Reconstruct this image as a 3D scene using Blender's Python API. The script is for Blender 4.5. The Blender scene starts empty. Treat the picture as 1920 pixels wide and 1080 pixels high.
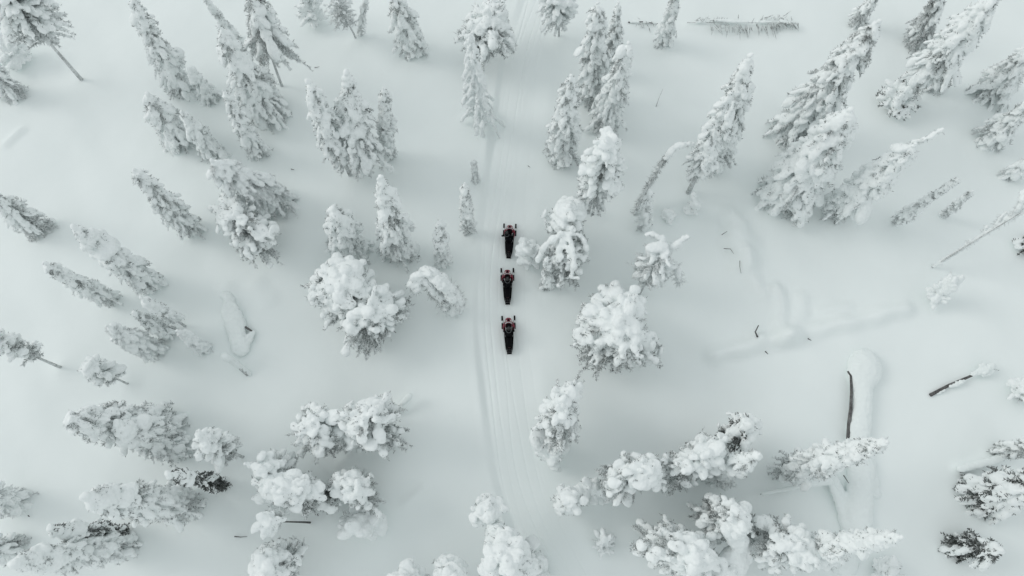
import bpy, bmesh, math, random
import numpy as np
from mathutils import Vector, Matrix
SC = bpy.context.scene
COL = SC.collection

# ------------------------------------------------------------------ camera
F = 1280.0                                    # focal length in photo pixels (photo 1920 wide)
PITCH = math.atan(490.0 / F)                  # drone camera tilted away from straight down
CAM = np.array([0.0, -19.9, 52.0])
cam = bpy.data.cameras.new('drone_camera')
cam.sensor_width = 36.0
cam.lens = 36.0 * F / 1920.0
cam.clip_start = 0.5
cam.clip_end = 2000.0
camo = bpy.data.objects.new('drone_camera', cam)
COL.objects.link(camo)
camo.location = CAM
camo.rotation_euler = (PITCH, 0, 0)
SC.camera = camo

# ------------------------------------------------------------------ sky, sun, exposure
SUN_EL, SUN_AZ = math.radians(33), math.radians(282)      # azimuth clockwise from +y
W = bpy.data.worlds.new('World')
SC.world = W
W.use_nodes = True
nt = W.node_tree
sky = nt.nodes.new('ShaderNodeTexSky')
sky.sky_type = 'NISHITA'
sky.sun_disc = False
sky.sun_elevation = SUN_EL
sky.sun_rotation = SUN_AZ
sky.air_density = 1.0
sky.dust_density = 3.0
sky.ozone_density = 1.0
hs = nt.nodes.new('ShaderNodeHueSaturation')              # overcast: nearly colourless sky
hs.inputs['Saturation'].default_value = 0.32
nt.links.new(sky.outputs[0], hs.inputs['Color'])
bg = nt.nodes['Background']
cl = nt.nodes.new('ShaderNodeMix'); cl.data_type = 'RGBA'     # the even cloud layer over the blue
cl.inputs[0].default_value = 0.90
cl.inputs[7].default_value = (4.52, 4.86, 4.93, 1)
nt.links.new(hs.outputs[0], cl.inputs[6])
nt.links.new(cl.outputs[2], bg.inputs['Color'])
bg.inputs['Strength'].default_value = 0.15
sl = bpy.data.lights.new('sun', 'SUN')
sl.energy = 0.55
sl.angle = math.radians(26)
sl.color = (1.0, 0.975, 0.94)
suno = bpy.data.objects.new('sun', sl)
COL.objects.link(suno)
sdir = Vector((math.sin(SUN_AZ) * math.cos(SUN_EL), math.cos(SUN_AZ) * math.cos(SUN_EL), math.sin(SUN_EL)))
suno.rotation_euler = sdir.to_track_quat('Z', 'Y').to_euler()
SC.view_settings.view_transform = 'Standard'
SC.view_settings.look = 'None'
SC.view_settings.gamma = 1.0
SC.view_settings.exposure = 0.06
SC.cycles.max_bounces = 16
SC.cycles.diffuse_bounces = 12        # light wanders a long way between snow surfaces

# ------------------------------------------------------------------ photo geometry helpers
CP, SP = math.cos(PITCH), math.sin(PITCH)
def ray(u, v):
    x, y = (u - 960) / F, (540 - v) / F
    return np.array([x, y * CP + SP, y * SP - CP])
def at(u, v, z=0.0):
    d = ray(u, v)
    return CAM + d * ((z - CAM[2]) / d[2])
def proj(p):
    q = np.asarray(p) - CAM
    yc = q[1] * CP + q[2] * SP
    zc = -q[1] * SP + q[2] * CP
    return 960 + F * q[0] / -zc, 540 - F * yc / -zc
def depth(p):
    q = np.asarray(p) - CAM
    return q[1] * SP - q[2] * CP

# ------------------------------------------------------------------ materials
def mat(name):
    m = bpy.data.materials.new(name)
    m.use_nodes = True
    return m, m.node_tree, m.node_tree.nodes['Principled BSDF']
def simple(name, col, rough=0.5, metal=0.0, coat=0.0, noise=0.0):
    m, t, b = mat(name)
    b.inputs['Base Color'].default_value = (*col, 1)
    b.inputs['Roughness'].default_value = rough
    b.inputs['Metallic'].default_value = metal
    b.inputs['Coat Weight'].default_value = coat
    if noise:
        n = t.nodes.new('ShaderNodeTexNoise'); n.inputs['Scale'].default_value = 9
        r = t.nodes.new('ShaderNodeValToRGB')
        r.color_ramp.elements[0].color = (*[c * (1 - noise) for c in col], 1)
        r.color_ramp.elements[1].color = (*[min(1, c * (1 + noise)) for c in col], 1)
        tc = t.nodes.new('ShaderNodeTexCoord')
        t.links.new(tc.outputs['Object'], n.inputs['Vector'])
        t.links.new(n.outputs['Fac'], r.inputs['Fac']); t.links.new(r.outputs['Color'], b.inputs['Base Color'])
    return m
def snow_mat(name, c0, c1, scales, bump, dist):
    m, t, b = mat(name)
    tc = t.nodes.new('ShaderNodeTexCoord')
    n = t.nodes.new('ShaderNodeTexNoise'); n.inputs['Scale'].default_value = scales[0]; n.inputs['Detail'].default_value = 6
    r = t.nodes.new('ShaderNodeValToRGB')
    r.color_ramp.elements[0].position = 0.3; r.color_ramp.elements[1].position = 0.7
    r.color_ramp.elements[0].color = (*c0, 1); r.color_ramp.elements[1].color = (*c1, 1)
    t.links.new(tc.outputs['Object'], n.inputs['Vector'])
    t.links.new(n.outputs['Fac'], r.inputs['Fac']); t.links.new(r.outputs['Color'], b.inputs['Base Color'])
    n2 = t.nodes.new('ShaderNodeTexNoise'); n2.inputs['Scale'].default_value = scales[1]; n2.inputs['Detail'].default_value = 5
    t.links.new(tc.outputs['Object'], n2.inputs['Vector'])
    bp = t.nodes.new('ShaderNodeBump'); bp.inputs['Strength'].default_value = bump; bp.inputs['Distance'].default_value = dist
    t.links.new(n2.outputs['Fac'], bp.inputs['Height']); t.links.new(bp.outputs['Normal'], b.inputs['Normal'])
    b.inputs['Roughness'].default_value = 0.75
    b.inputs['Specular IOR Level'].default_value = 0.2
    return m
SNOW_GROUND = snow_mat('snow_ground', (0.835, 0.875, 0.868), (0.865, 0.905, 0.898), (0.12, 1.1), 0.30, 0.05)
SNOW_TREE = snow_mat('snow_tree', (0.845, 0.875, 0.872), (0.885, 0.91, 0.908), (1.3, 7.0), 0.35, 0.04)
SNOW_RIME = snow_mat('snow_rime', (0.83, 0.86, 0.86), (0.87, 0.895, 0.895), (1.3, 9.0), 0.4, 0.04)
def needle_mat(name, dark, frost, lo, hi):
    m, t, b = mat(name)
    tc = t.nodes.new('ShaderNodeTexCoord')
    n = t.nodes.new('ShaderNodeTexNoise'); n.inputs['Scale'].default_value = 2.2; n.inputs['Detail'].default_value = 4
    t.links.new(tc.outputs['Object'], n.inputs['Vector'])
    n2 = t.nodes.new('ShaderNodeTexNoise'); n2.inputs['Scale'].default_value = 14; n2.inputs['Detail'].default_value = 2
    t.links.new(tc.outputs['Object'], n2.inputs['Vector'])
    a = t.nodes.new('ShaderNodeMath'); a.operation = 'MULTIPLY_ADD'; a.inputs[1].default_value = 0.5
    a2 = t.nodes.new('ShaderNodeMath'); a2.operation = 'MULTIPLY'; a2.inputs[1].default_value = 0.5
    t.links.new(n.outputs['Fac'], a2.inputs[0]); t.links.new(n2.outputs['Fac'], a.inputs[0]); t.links.new(a2.outputs[0], a.inputs[2])
    r = t.nodes.new('ShaderNodeValToRGB')
    r.color_ramp.elements[0].position = lo; r.color_ramp.elements[1].position = hi
    r.color_ramp.elements[0].color = (*dark, 1); r.color_ramp.elements[1].color = (*frost, 1)
    t.links.new(a.outputs[0], r.inputs['Fac']); t.links.new(r.outputs['Color'], b.inputs['Base Color'])
    b.inputs['Roughness'].default_value = 0.8; b.inputs['Specular IOR Level'].default_value = 0.15
    return m
NEEDLE = {0: needle_mat('needles_rimed', (0.38, 0.41, 0.41), (0.84, 0.865, 0.865), 0.32, 0.46),
          1: needle_mat('needles_frosted', (0.075, 0.090, 0.084), (0.76, 0.79, 0.785), 0.38, 0.52),
          2: needle_mat('needles_dark', (0.040, 0.048, 0.042), (0.48, 0.50, 0.50), 0.45, 0.66)}
BARK = needle_mat('bark_frosted', (0.26, 0.27, 0.265), (0.70, 0.72, 0.72), 0.34, 0.56)
BARK_DARK = needle_mat('bark_bare', (0.055, 0.052, 0.050), (0.22, 0.22, 0.22), 0.38, 0.66)

# ------------------------------------------------------------------ mesh helpers
def link(name, me, m, parent=None, smooth=True):
    me.name = name
    if m is not None:
        me.materials.clear(); me.materials.append(m)
    if smooth:
        me.polygons.foreach_set('use_smooth', np.ones(len(me.polygons), bool))
    o = bpy.data.objects.new(name, me)
    COL.objects.link(o)
    if parent is not None: o.parent = parent
    return o
def raw_mesh(verts, loops, sizes):
    me = bpy.data.meshes.new('m')
    verts = np.asarray(verts, np.float32); loops = np.asarray(loops, np.int32).ravel(); sizes = np.asarray(sizes, np.int32)
    me.vertices.add(len(verts)); me.vertices.foreach_set('co', verts.ravel())
    me.loops.add(len(loops)); me.loops.foreach_set('vertex_index', loops)
    me.polygons.add(len(sizes))
    me.polygons.foreach_set('loop_start', np.concatenate([[0], np.cumsum(sizes)[:-1]]).astype(np.int32))
    me.polygons.foreach_set('loop_total', sizes)
    me.update(calc_edges=True)
    return me
def ico(sub):
    bm = bmesh.new(); bmesh.ops.create_icosphere(bm, subdivisions=sub, radius=1)
    bm.verts.ensure_lookup_table()
    v = np.array([x.co[:] for x in bm.verts]); f = np.array([[w.index for w in x.verts] for x in bm.faces])
    bm.free(); return v, f
ICO = {1: ico(1), 2: ico(2)}
def blobs_mesh(lumps, rng, sub=2, amp=0.14):
    """lumps: array rows cx,cy,cz, dx,dy,dz (unit heading), rl, rw, rz"""
    V, Fc = ICO[sub]
    L = np.asarray(lumps, float); n = len(L)
    k = rng.normal(0, 2.0, (n, 3, 3)); ph = rng.uniform(0, 6.28, (n, 3))
    s = np.sin(np.einsum('vj,nkj->nvk', V, k) + ph[:, None, :]).mean(2)
    rad = 1 + amp * s * 1.6
    P = V[None] * rad[:, :, None]
    d = L[:, 3:6]; e = np.stack([-d[:, 1], d[:, 0], np.zeros(n)], 1); e /= np.linalg.norm(e, axis=1, keepdims=True) + 1e-9
    g = np.cross(d, e)
    X = (P * L[:, None, 6:9]) @ np.stack([d, e, g], 1) + L[:, None, :3]
    fc = (Fc[None] + (np.arange(n) * len(V))[:, None, None]).reshape(-1, 3)
    return raw_mesh(X.reshape(-1, 3), fc, np.full(len(fc), 3))
CLOUD = bpy.data.textures.new('lump_noise', 'CLOUDS'); CLOUD.noise_scale = 0.35; CLOUD.noise_depth = 2
CLOUD2 = bpy.data.textures.new('fine_noise', 'CLOUDS'); CLOUD2.noise_scale = 0.13; CLOUD2.noise_depth = 1
def fuse(me, voxel, disp=0.09, smooth=1):
    o = bpy.data.objects.new('tmp', me); COL.objects.link(o)
    r = o.modifiers.new('r', 'REMESH'); r.mode = 'VOXEL'; r.voxel_size = voxel
    if smooth:
        s = o.modifiers.new('s', 'SMOOTH'); s.factor = 0.5; s.iterations = smooth
    if disp:
        for tx, k in ((CLOUD, 1.0), (CLOUD2, .55)):
            d = o.modifiers.new('d', 'DISPLACE'); d.texture = tx; d.strength = disp * k; d.mid_level = 0.5; d.texture_coords = 'LOCAL'
    dg = bpy.context.evaluated_depsgraph_get()
    out = bpy.data.meshes.new_from_object(o.evaluated_get(dg))
    bpy.data.objects.remove(o); bpy.data.meshes.remove(me)
    return out
def apply_mods(o):
    dg = bpy.context.evaluated_depsgraph_get()
    out = bpy.data.meshes.new_from_object(o.evaluated_get(dg))
    old = o.data; o.modifiers.clear(); o.data = out; bpy.data.meshes.remove(old)
def twigs_mesh(p0, p1, w, rng):
    """slender three-sided tapering twigs"""
    p0 = np.asarray(p0); p1 = np.asarray(p1); w = np.asarray(w)[:, None]
    d = p1 - p0; d /= np.linalg.norm(d, axis=1, keepdims=True) + 1e-9
    r = rng.normal(size=d.shape); u = np.cross(d, r); u /= np.linalg.norm(u, axis=1, keepdims=True) + 1e-9
    v = np.cross(d, u)
    n = len(p0)
    m = p0 + (p1 - p0) * 0.45
    X = np.stack([p0, m + u * w, m + (-0.5 * u + 0.87 * v) * w, m + (-0.5 * u - 0.87 * v) * w, p1], 1)
    fc = np.array([[0, 2, 1], [0, 3, 2], [0, 1, 3], [4, 1, 2], [4, 2, 3], [4, 3, 1]])
    fc = (fc[None] + (np.arange(n) * 5)[:, None, None]).reshape(-1, 3)
    return raw_mesh(X.reshape(-1, 3), fc, np.full(len(fc), 3))
def tube_mesh(pts, radii, n=8, cap=True):
    pts = np.asarray(pts, float); radii = np.asarray(radii, float)
    t = np.gradient(pts, axis=0); t /= np.linalg.norm(t, axis=1, keepdims=True) + 1e-9
    ref = np.array([0.31, 0.17, 0.93]) if abs(t[0][2]) < 0.8 else np.array([1.0, 0.1, 0.0])
    V = []
    for p, d, r in zip(pts, t, radii):
        u = np.cross(d, ref); u /= np.linalg.norm(u); v = np.cross(d, u)
        for k in range(n):
            a = 2 * math.pi * k / n
            V.append(p + r * (math.cos(a) * u + math.sin(a) * v))
    loops, sizes = [], []
    for i in range(len(pts) - 1):
        for k in range(n):
            loops += [i * n + k, i * n + (k + 1) % n, (i + 1) * n + (k + 1) % n, (i + 1) * n + k]; sizes.append(4)
    if cap:
        loops += list(range(n))[::-1]; sizes.append(n)
        loops += [(len(pts) - 1) * n + k for k in range(n)]; sizes.append(n)
    return raw_mesh(V, loops, sizes)
def join(meshes):
    bm = bmesh.new()
    for m in meshes:
        bm.from_mesh(m); bpy.data.meshes.remove(m)
    me = bpy.data.meshes.new('j'); bm.to_mesh(me); bm.free(); return me
def empty(name, loc, label, cat, group=None):
    o = bpy.data.objects.new(name, None); COL.objects.link(o)
    o.empty_display_size = 0.3
    o.location = loc; o['label'] = label; o['category'] = cat
    if group: o['group'] = group
    return o
def tag(o, label, cat, group=None):
    o['label'] = label; o['category'] = cat
    if group: o['group'] = group
    return o

# ------------------------------------------------------------------ the snowfield
TRAIL_PX = [(1000, -60), (978, 0), (955, 70), (940, 130), (930, 200), (920, 270), (911, 335), (902, 400), (894, 455), (890, 520), (890, 600),
            (896, 660), (903, 720), (911, 790), (919, 850), (928, 900), (942, 950), (966, 1010), (1004, 1085), (1050, 1150)]
_tp = np.array([at(u, v)[:2] for u, v in TRAIL_PX])
_o = np.argsort(_tp[:, 1])
_ty, _tx = _tp[_o, 1], _tp[_o, 0]
_yy = np.linspace(-60, 60, 1201)
_xx = np.interp(_yy, _ty, _tx)
_ker = np.hanning(41); _ker /= _ker.sum()
_xs = np.convolve(np.pad(_xx, 20, mode='edge'), _ker, 'valid')
def trail_x(y): return np.interp(y, _yy, _xs)            # the trail's left bank
TRAIL_W = 4.5
GROOVES = [(0.25, .20, .032, 0), (0.66, .07, .020, 1), (0.98, .05, .012, 2), (1.30, .07, .018, 3), (1.86, .06, .014, 4), (2.02, .05, .012, 5),
           (2.45, .07, .016, 6), (2.78, .19, .010, 7), (3.08, .07, .016, 8), (3.52, .05, .010, 9), (3.98, .07, .012, 10)]
RIDGES = []          # (points, half width, height)
MOUNDS = []          # (x, y, radius, height)
def ridge(px, w, h): RIDGES.append((np.array([at(*p)[:2] for p in px]), w, h))
ridge([(1374, 414), (1384, 430), (1392, 452), (1396, 470), (1392, 492)], 1.0, .8)
ridge([(1362, 445), (1378, 470)], .75, .5)
ridge([(1398, 480), (1404, 510), (1414, 535), (1432, 556)], .55, .42)
ridge([(1455, 543), (1464, 566), (1466, 590), (1462, 612), (1464, 640)], .50, .52)
ridge([(1500, 560), (1502, 585), (1490, 608), (1482, 640)], .55, .50)
ridge([(1340, 668), (1372, 658), (1405, 652), (1440, 638), (1485, 630), (1540, 616), (1590, 606), (1640, 594), (1695, 578)], .60, .6)
ridge([(1412, 618), (1420, 634)], .45, .45)
ridge([(1535, 585), (1560, 578), (1590, 576)], .4, .28)
ridge([(420, 545), (432, 560), (438, 590)], .6, .4)
ridge([(480, 540), (500, 560)], .8, .3)
ridge([(762, 945), (790, 918)], 0.35, 0.25)
ridge([(1290, 47), (1360, 46), (1490, 51)], .5, .12)
ridge([(735, 772), (750, 760), (770, 742)], 0.35, 0.3)
ridge([(1795, 880), (1860, 862), (1900, 850)], 0.35, 0.45)
ridge([(640, 868), (665, 855)], 0.3, 0.25)
ridge([(850, 780), (862, 792)], 0.2, -0.12)
ridge([(10, 275), (42, 245)], 0.3, 0.25)
def seg_dist(x, y, pts):
    best = np.full(x.shape, 1e9)
    for (x0, y0), (x1, y1) in zip(pts[:-1], pts[1:]):
        dx, dy = x1 - x0, y1 - y0
        t = np.clip(((x - x0) * dx + (y - y0) * dy) / (dx * dx + dy * dy + 1e-9), 0, 1)
        best = np.minimum(best, np.hypot(x - x0 - t * dx, y - y0 - t * dy))
    return best
def sstep(a, b, x):
    t = np.clip((x - a) / (b - a), 0, 1); return t * t * (3 - 2 * t)
def height(x, y):
    x = np.asarray(x, float); y = np.asarray(y, float)
    z = 0.12 * np.sin(x * .31 + 1.1 * np.sin(y * .21)) * np.sin(y * .27 + .8) + 0.06 * np.sin(x * .63 - y * .41 + 2) + 0.03 * np.sin(x * 1.1 + y * .9 + np.sin(x * .5))
    z = z + 0.012 * np.sin(2.1 * x + 1.7 * np.sin(.9 * y)) * np.sin(1.7 * y - .6 * x)
    for pts, w, h in RIDGES:
        if x.ndim == 0 or True:
            d = seg_dist(x, y, pts); z = z + 1.1 * h * (.82 + .25 * np.sin(.55 * x + .9 * y) * np.sin(.8 * x - .5 * y + 1)) * np.exp(-np.abs((d + .16 * w * np.sin(2.3 * x + 1.1 * np.sin(2 * y))) / w) ** 2.5)
    for mx, my, r, h in MOUNDS:
        z = z + h * np.exp(-((x - mx) ** 2 + (y - my) ** 2) / r ** 2)
    u = x - trail_x(y)
    inside = sstep(-0.40, 0.40, u) * (1 - sstep(TRAIL_W - 1.6, TRAIL_W + 0.9, u))
    zt = 0.10 * np.sin(y * .27 + .8) * 0.5 - 0.12
    for g, w, d, k in GROOVES:
        gg = g + 0.14 * np.sin(y * .23 + k * 2.1) + 0.05 * np.sin(y * .51 + k * 1.3)
        dd = (1.8 if k < 5 else 1.15) * d * np.clip(.62 + .6 * np.sin(y * .17 + k * 2.7), .1, 1.1) if k else d
        zt = zt - dd * np.exp(-((u - gg) / w) ** 2)
    bank = 0.035 * np.exp(-((u + 0.4) / 0.35) ** 2) + 0.02 * np.exp(-((u - TRAIL_W - 0.2) / 0.5) ** 2)
    return z * (1 - inside) + zt * inside + bank

def build_ground():
    us = np.concatenate([-np.geomspace(75, 450, 14)[::-1], np.arange(-70, -1.2, 0.35), np.arange(-1.2, TRAIL_W + 1.2, 0.05),
                         np.arange(TRAIL_W + 1.2, 66, 0.35), np.geomspace(70, 450, 14)])
    ys = np.concatenate([-np.geomspace(34, 450, 14)[::-1], np.arange(-30, 40, 0.28), np.geomspace(42, 450, 14)])
    U, Y = np.meshgrid(us, ys)
    X = U + trail_x(Y)
    Z = height(X, Y)
    far = sstep(60, 90, np.hypot(X, Y)); Z = Z * (1 - far)
    ny, nx = X.shape
    V = np.stack([X, Y, Z], 2).reshape(-1, 3)
    i = np.arange(ny * nx).reshape(ny, nx)
    Q = np.stack([i[:-1, :-1], i[:-1, 1:], i[1:, 1:], i[1:, :-1]], 2)
    cen = 0.5 * (us[:-1] + us[1:])
    isT = (cen > -0.1) & (cen < TRAIL_W)
    yc = 0.5 * (ys[:-1] + ys[1:])
    Tm = isT[None, :] & (np.abs(yc) < 60)[:, None]
    for name, m in (('trail', Tm), ('snow_ground', ~Tm)):
        q = Q[m]
        idx, inv = np.unique(q, return_inverse=True)
        o = link(name, raw_mesh(V[idx], inv.reshape(-1, 4), np.full(len(q), 4)), SNOW_GROUND)
        o['kind'] = 'structure'

# ------------------------------------------------------------------ trees
def perp2(d): return np.array([-d[1], d[0], 0.0])
class Tree:
    def __init__(s, seed):
        s.rng = np.random.default_rng(seed); s.lumps = []; s.t0 = []; s.t1 = []; s.tw = []; s.rime_z = -9.0; s.stretch = (1.1, 1.9); s.poke = 1.0; s.rt = ([], [], [])
    def lump(s, p, d, rl, rw, rz):
        d = np.array([d[0], d[1], d[2] if len(d) > 2 else 0.0], float)
        if math.hypot(d[0], d[1]) < 1e-3: d = d + np.array([.01, .003, 0])
        d /= np.linalg.norm(d)
        s.lumps.append((p[0], p[1], p[2], d[0], d[1], d[2], rl, rw, rz))
    def twig(s, a, b, w):
        if a[2] < s.rime_z and s.rng.random() < .8:
            s.rt[0].append(a); s.rt[1].append(b); s.rt[2].append(w)
        else: s.t0.append(a); s.t1.append(b); s.tw.append(w)
    def bough(s, p0, p1, hump, sr, snow_p, dens, s0=0.25, tl=0.4, tw=0.035):
        r = s.rng
        d = p1 - p0; L = np.linalg.norm(d)
        if L < 0.05: return
        h = np.array([d[0], d[1], 0.0]); hn = np.linalg.norm(h); h = h / hn if hn > 1e-6 else np.array([1.0, 0, 0])
        pp = perp2(h)
        def cur(t): return p0 + d * t + np.array([0, 0, hump * L * 4 * t * (1 - t)])
        s.twig(cur(0), cur(.55), .05); s.twig(cur(.4), cur(1), .04)
        m = max(3, int(dens * L * 22))
        for _ in range(m):
            t = r.uniform(.12, 1.04)
            a = cur(t)
            side = r.choice([-1, 1]) * r.uniform(.15, 1.0)
            v = h * r.uniform(.2, .9) + pp * side + np.array([0, 0, r.uniform(-.85, .15)])
            v *= tl * r.uniform(.5, 1.2) * (1 - .45 * t) / np.linalg.norm(v)
            s.twig(a, a + v, tw * r.uniform(.7, 1.3))
        for _ in range(max(1, int(dens * L * 3.2 * s.poke))):
            t = r.uniform(.45, 1.05); a = cur(t)
            v = h * r.uniform(-.1, 1.0) + pp * r.normal(0, .5) + np.array([0, 0, r.uniform(.25, 1.1)])
            v *= sr * r.uniform(1.1, 2.3) / np.linalg.norm(v)
            s.t0.append(a); s.t1.append(a + v); s.tw.append(tw * r.uniform(.9, 1.4))
        if r.random() < snow_p:
            n = max(2, int(L * (1 - s0) / (sr * .95)) + 1)
            top = r.uniform(.86, 1.03)
            for t in np.linspace(s0, top, n):
                if r.random() < .14: continue
                q = sr * math.exp(r.normal(0, .28)) * (.75 + .4 * t)
                c = cur(t) + pp * r.normal(0, .3 * sr) + np.array([0, 0, .35 * q])
                tg = d + np.array([0, 0, hump * L * 4 * (1 - 2 * t)]); tg = tg / np.linalg.norm(tg)
                s.lump(c, tg + pp * r.normal(0, .3), q * r.uniform(*s.stretch), q * r.uniform(.75, 1.1), q * r.uniform(.55, .8))

def make_tree(spec, seed):
    name, kind, base, tip, wpx, opt, label = spec
    rng = np.random.default_rng(seed + 1000)
    cap = opt.get('cap', 1.0)
    bu, tu = np.array(base, float), np.array(tip, float); ax_ = bu - tu; la = np.linalg.norm(ax_); ax_ /= la + 1e-9
    if kind != 'R' and 'h' not in opt and kind in 'SP':
        tu = tu + ax_ * min(.2 * la, 2 + .05 * wpx * cap)
        bu = bu - ax_ * (.2 * wpx if kind == 'S' else 0)
    base, tip = tuple(bu), tuple(tu)
    B = at(*base); B[2] = 0
    z0 = float(height(B[0], B[1])) - 0.02
    # height of an upright tree whose top falls nearest the photographed tip; the rest is lean
    hs_ = np.linspace(.6, 18, 300)
    ds = [(proj(B + np.array([0, 0, h]))[0] - tip[0]) ** 2 + (proj(B + np.array([0, 0, h]))[1] - tip[1]) ** 2 for h in hs_]
    H = opt.get('h') or float(hs_[int(np.argmin(ds))])
    H = min(H, opt.get('hmax', 15.0))
    lean = at(tip[0], tip[1], H)[:2] - B[:2]
    ln = np.linalg.norm(lean); mx = opt.get('leanmax', .4) * H
    if ln > mx: lean = lean * mx / ln
    p = opt.get('bend', 1.15)
    def axis(t): return np.array([lean[0] * t ** p, lean[1] * t ** p, H * t])
    mid = B + axis(.5)
    R = wpx / 2 / (F / depth(mid)) * {'S': .91, 'P': .92, 'R': .90}.get(kind, 1.0)
    cs = opt.get('cs', {'S': .06, 'P': .42, 'R': .12, 'D': .1, 'B': .0, 'A': .1}[kind])
    el = 1.0; td = np.array([1.0, 0.0])
    if kind == 'R':
        la = max(la, .8 * wpx); mp = (bu + tu) / 2
        sc = F / 46.0; R = .88 * wpx / 2 / sc; Rl = .91 * la / 2 / sc
        H = opt.get('h') or min(8.0, max(3.2, 2.4 * max(R, Rl)))
        zc = .5 * (cs + 1) * H
        C_ = at(mp[0], mp[1], zc); B = np.array([C_[0], C_[1], 0.0]); lean = np.zeros(2)
        R *= (46.0 / (F / (F / depth(C_)))) ** -1; Rl *= (46.0 / depth(C_)) ** -1
        e1 = at(*(mp - ax_ * 10), zc)[:2] - C_[:2]; td = e1 / np.linalg.norm(e1); el = Rl / R
        z0 = float(height(B[0], B[1])) - .02
    T = Tree(seed)
    dens = opt.get('dens', 1.0); snow = opt.get('snow', .88); tone = opt.get('tone', 1)
    trunk_r = opt.get('tr', max(.05, .014 * H))
    if kind == 'R': T.stretch = (.9, 1.35); T.poke = 1.5
    if tone == 1: T.rime_z = H * opt.get('rime', .5)
    if kind == 'S':
        sr = opt.get('sr', .17 + .05 * R) * .62
        z = cs * H; ring = 0
        while z < .97 * H:
            t = z / H; tt = (t - cs) / (1 - cs)
            r = R * min(1.0, .55 + tt * 3.2) * (1 - tt) ** opt.get('prof', .62)
            n = int(rng.integers(5, 8) + 3.6 * r)
            a0 = rng.uniform(0, 6.28)
            for k in range(n):
                a = a0 + 6.283 * k / n + rng.normal(0, .25)
                L = max(.18, r * (1 + .22 * math.sin(2 * a + ring * .55)) * rng.uniform(.7, 1.18))
                d = np.array([math.cos(a), math.sin(a), 0])
                p0 = axis(t + rng.normal(0, .01))
                p1 = p0 + d * L + np.array([0, 0, -L * rng.uniform(.5, 1.35) - .1])
                T.bough(p0, p1, .16, sr * rng.uniform(.75, 1.3), snow * min(1, .5 + 1.5 * tt) * .92, dens, s0=.3, tl=.30 + .08 * R)
            z += rng.uniform(.30, .46) * (.8 + .12 * R); ring += 1
    elif kind in 'PR':
        c = .5 * (cs + 1.0); rz = .5 * (1 - cs) * H
        sr = opt.get('sr', (.19 if kind == 'P' else .27) + .03 * R) * (.66 if kind == 'P' else .56)
        n = int(opt.get('nb', 1.0) * (34 + (30 if kind == 'P' else 52) * R * max(R * el, rz) ** .9))
        lob = rng.uniform(0, 6.28, 3)
        for k in range(n):
            f = (k + .5) / n
            cz = 1 - f * 1.62 + rng.normal(0, .05); cz = max(-.75, min(1, cz))
            a = k * 2.39996 + rng.normal(0, .3); sn = math.sqrt(max(0, 1 - cz * cz))
            q = rng.uniform(.62, 1.16) * (1 + .17 * math.sin(2 * a + lob[0]) + (.13 if kind == 'P' else .2) * math.sin(3 * a + lob[1] + 3 * cz) + (0 if kind == 'P' else .1) * math.sin(5 * a + lob[2] - 4 * cz))
            cc = axis(c)
            off = np.array([math.cos(a) * sn * R * q, math.sin(a) * sn * R * q, cz * rz * (.9 + .1 * q) - .12 * R * sn])
            wt = 1.0
            if kind == 'R':
                dt = off[0] * td[0] + off[1] * td[1]
                off[:2] += td * dt * (el - 1)
                wt = min(1.05, .80 + .38 * dt / R)
            p1 = cc + off
            tb = max(cs * .8, min(.93, (p1[2] / H) - rng.uniform(.02, .10) * (1 if kind == 'P' else 1.6)))
            p0 = axis(tb)
            p0 = p0 + (p1 - p0) * (.0 if kind == 'P' else .15)
            if kind == 'R' and cz > .0:                                   # the upper crown is a fused mantle of snow
                for _ in range(2):
                    g = sr * rng.uniform(1.2, 2.4)
                    if rng.random() < .42 * min(1, .5 + cz) * wt ** 2: T.lump(cc + (p1 - cc) * rng.uniform(.72, .95) + rng.normal(0, .2, 3), p1 - cc, g * .5, g * rng.uniform(.8, 1.4), g * rng.uniform(.8, 1.3))
            low = cz < -.15
            T.bough(p0, p1, .12 + .14 * rng.random(), sr * rng.uniform(.7, 1.35) * (1.15 if cz > .5 else (.75 if low else 1)), snow * (.66 if low else .95) * wt,
                    dens * (1.2 if low else .7), s0=.42, tl=.42)
    elif kind == 'D':
        sr = opt.get('sr', .17)
        n = int(opt.get('nb', 1.0) * (10 + 4.5 * H))
        for k in range(n):
            t = cs + (.97 - cs) * (k + rng.random()) / n; tt = (t - cs) / (1 - cs)
            a = k * 2.39996 + rng.normal(0, .4)
            L = R * (1 - .75 * tt) * rng.uniform(.55, 1.15)
            d = np.array([math.cos(a), math.sin(a), 0]); p0 = axis(t)
            p1 = p0 + d * L + np.array([0, 0, -L * rng.uniform(.8, 1.9)])
            T.bough(p0, p1, .28, sr * rng.uniform(.75, 1.1), 1.0, .35 * dens, s0=.05, tl=.3)
        for t in np.arange(.05, 1, .16 / H * 1.3):
            q = sr * (1.35 - .5 * t)
            T.lump(axis(t) + np.array([rng.normal(0, .05), rng.normal(0, .05), 0]), (1, 0), q, q, q * 1.2)
    elif kind == 'B':
        sr = opt.get('sr', .2)
        n = int(18 + 30 * R * R * opt.get('nb', 1))
        for k in range(n):
            cz = rng.uniform(.05, 1); a = rng.uniform(0, 6.28); sn = math.sqrt(1 - cz * cz)
            q = rng.uniform(.5, 1.1)
            p1 = np.array([math.cos(a) * sn * R * q, math.sin(a) * sn * R * q, 0]) + axis(max(.15, cz * q))
            T.bough(axis(.1), p1, .15, sr * rng.uniform(.7, 1.2), snow, dens, s0=.45, tl=.3)
    elif kind == 'A':
        T.arm_radius = sr = opt.get('sr', .22)
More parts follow.
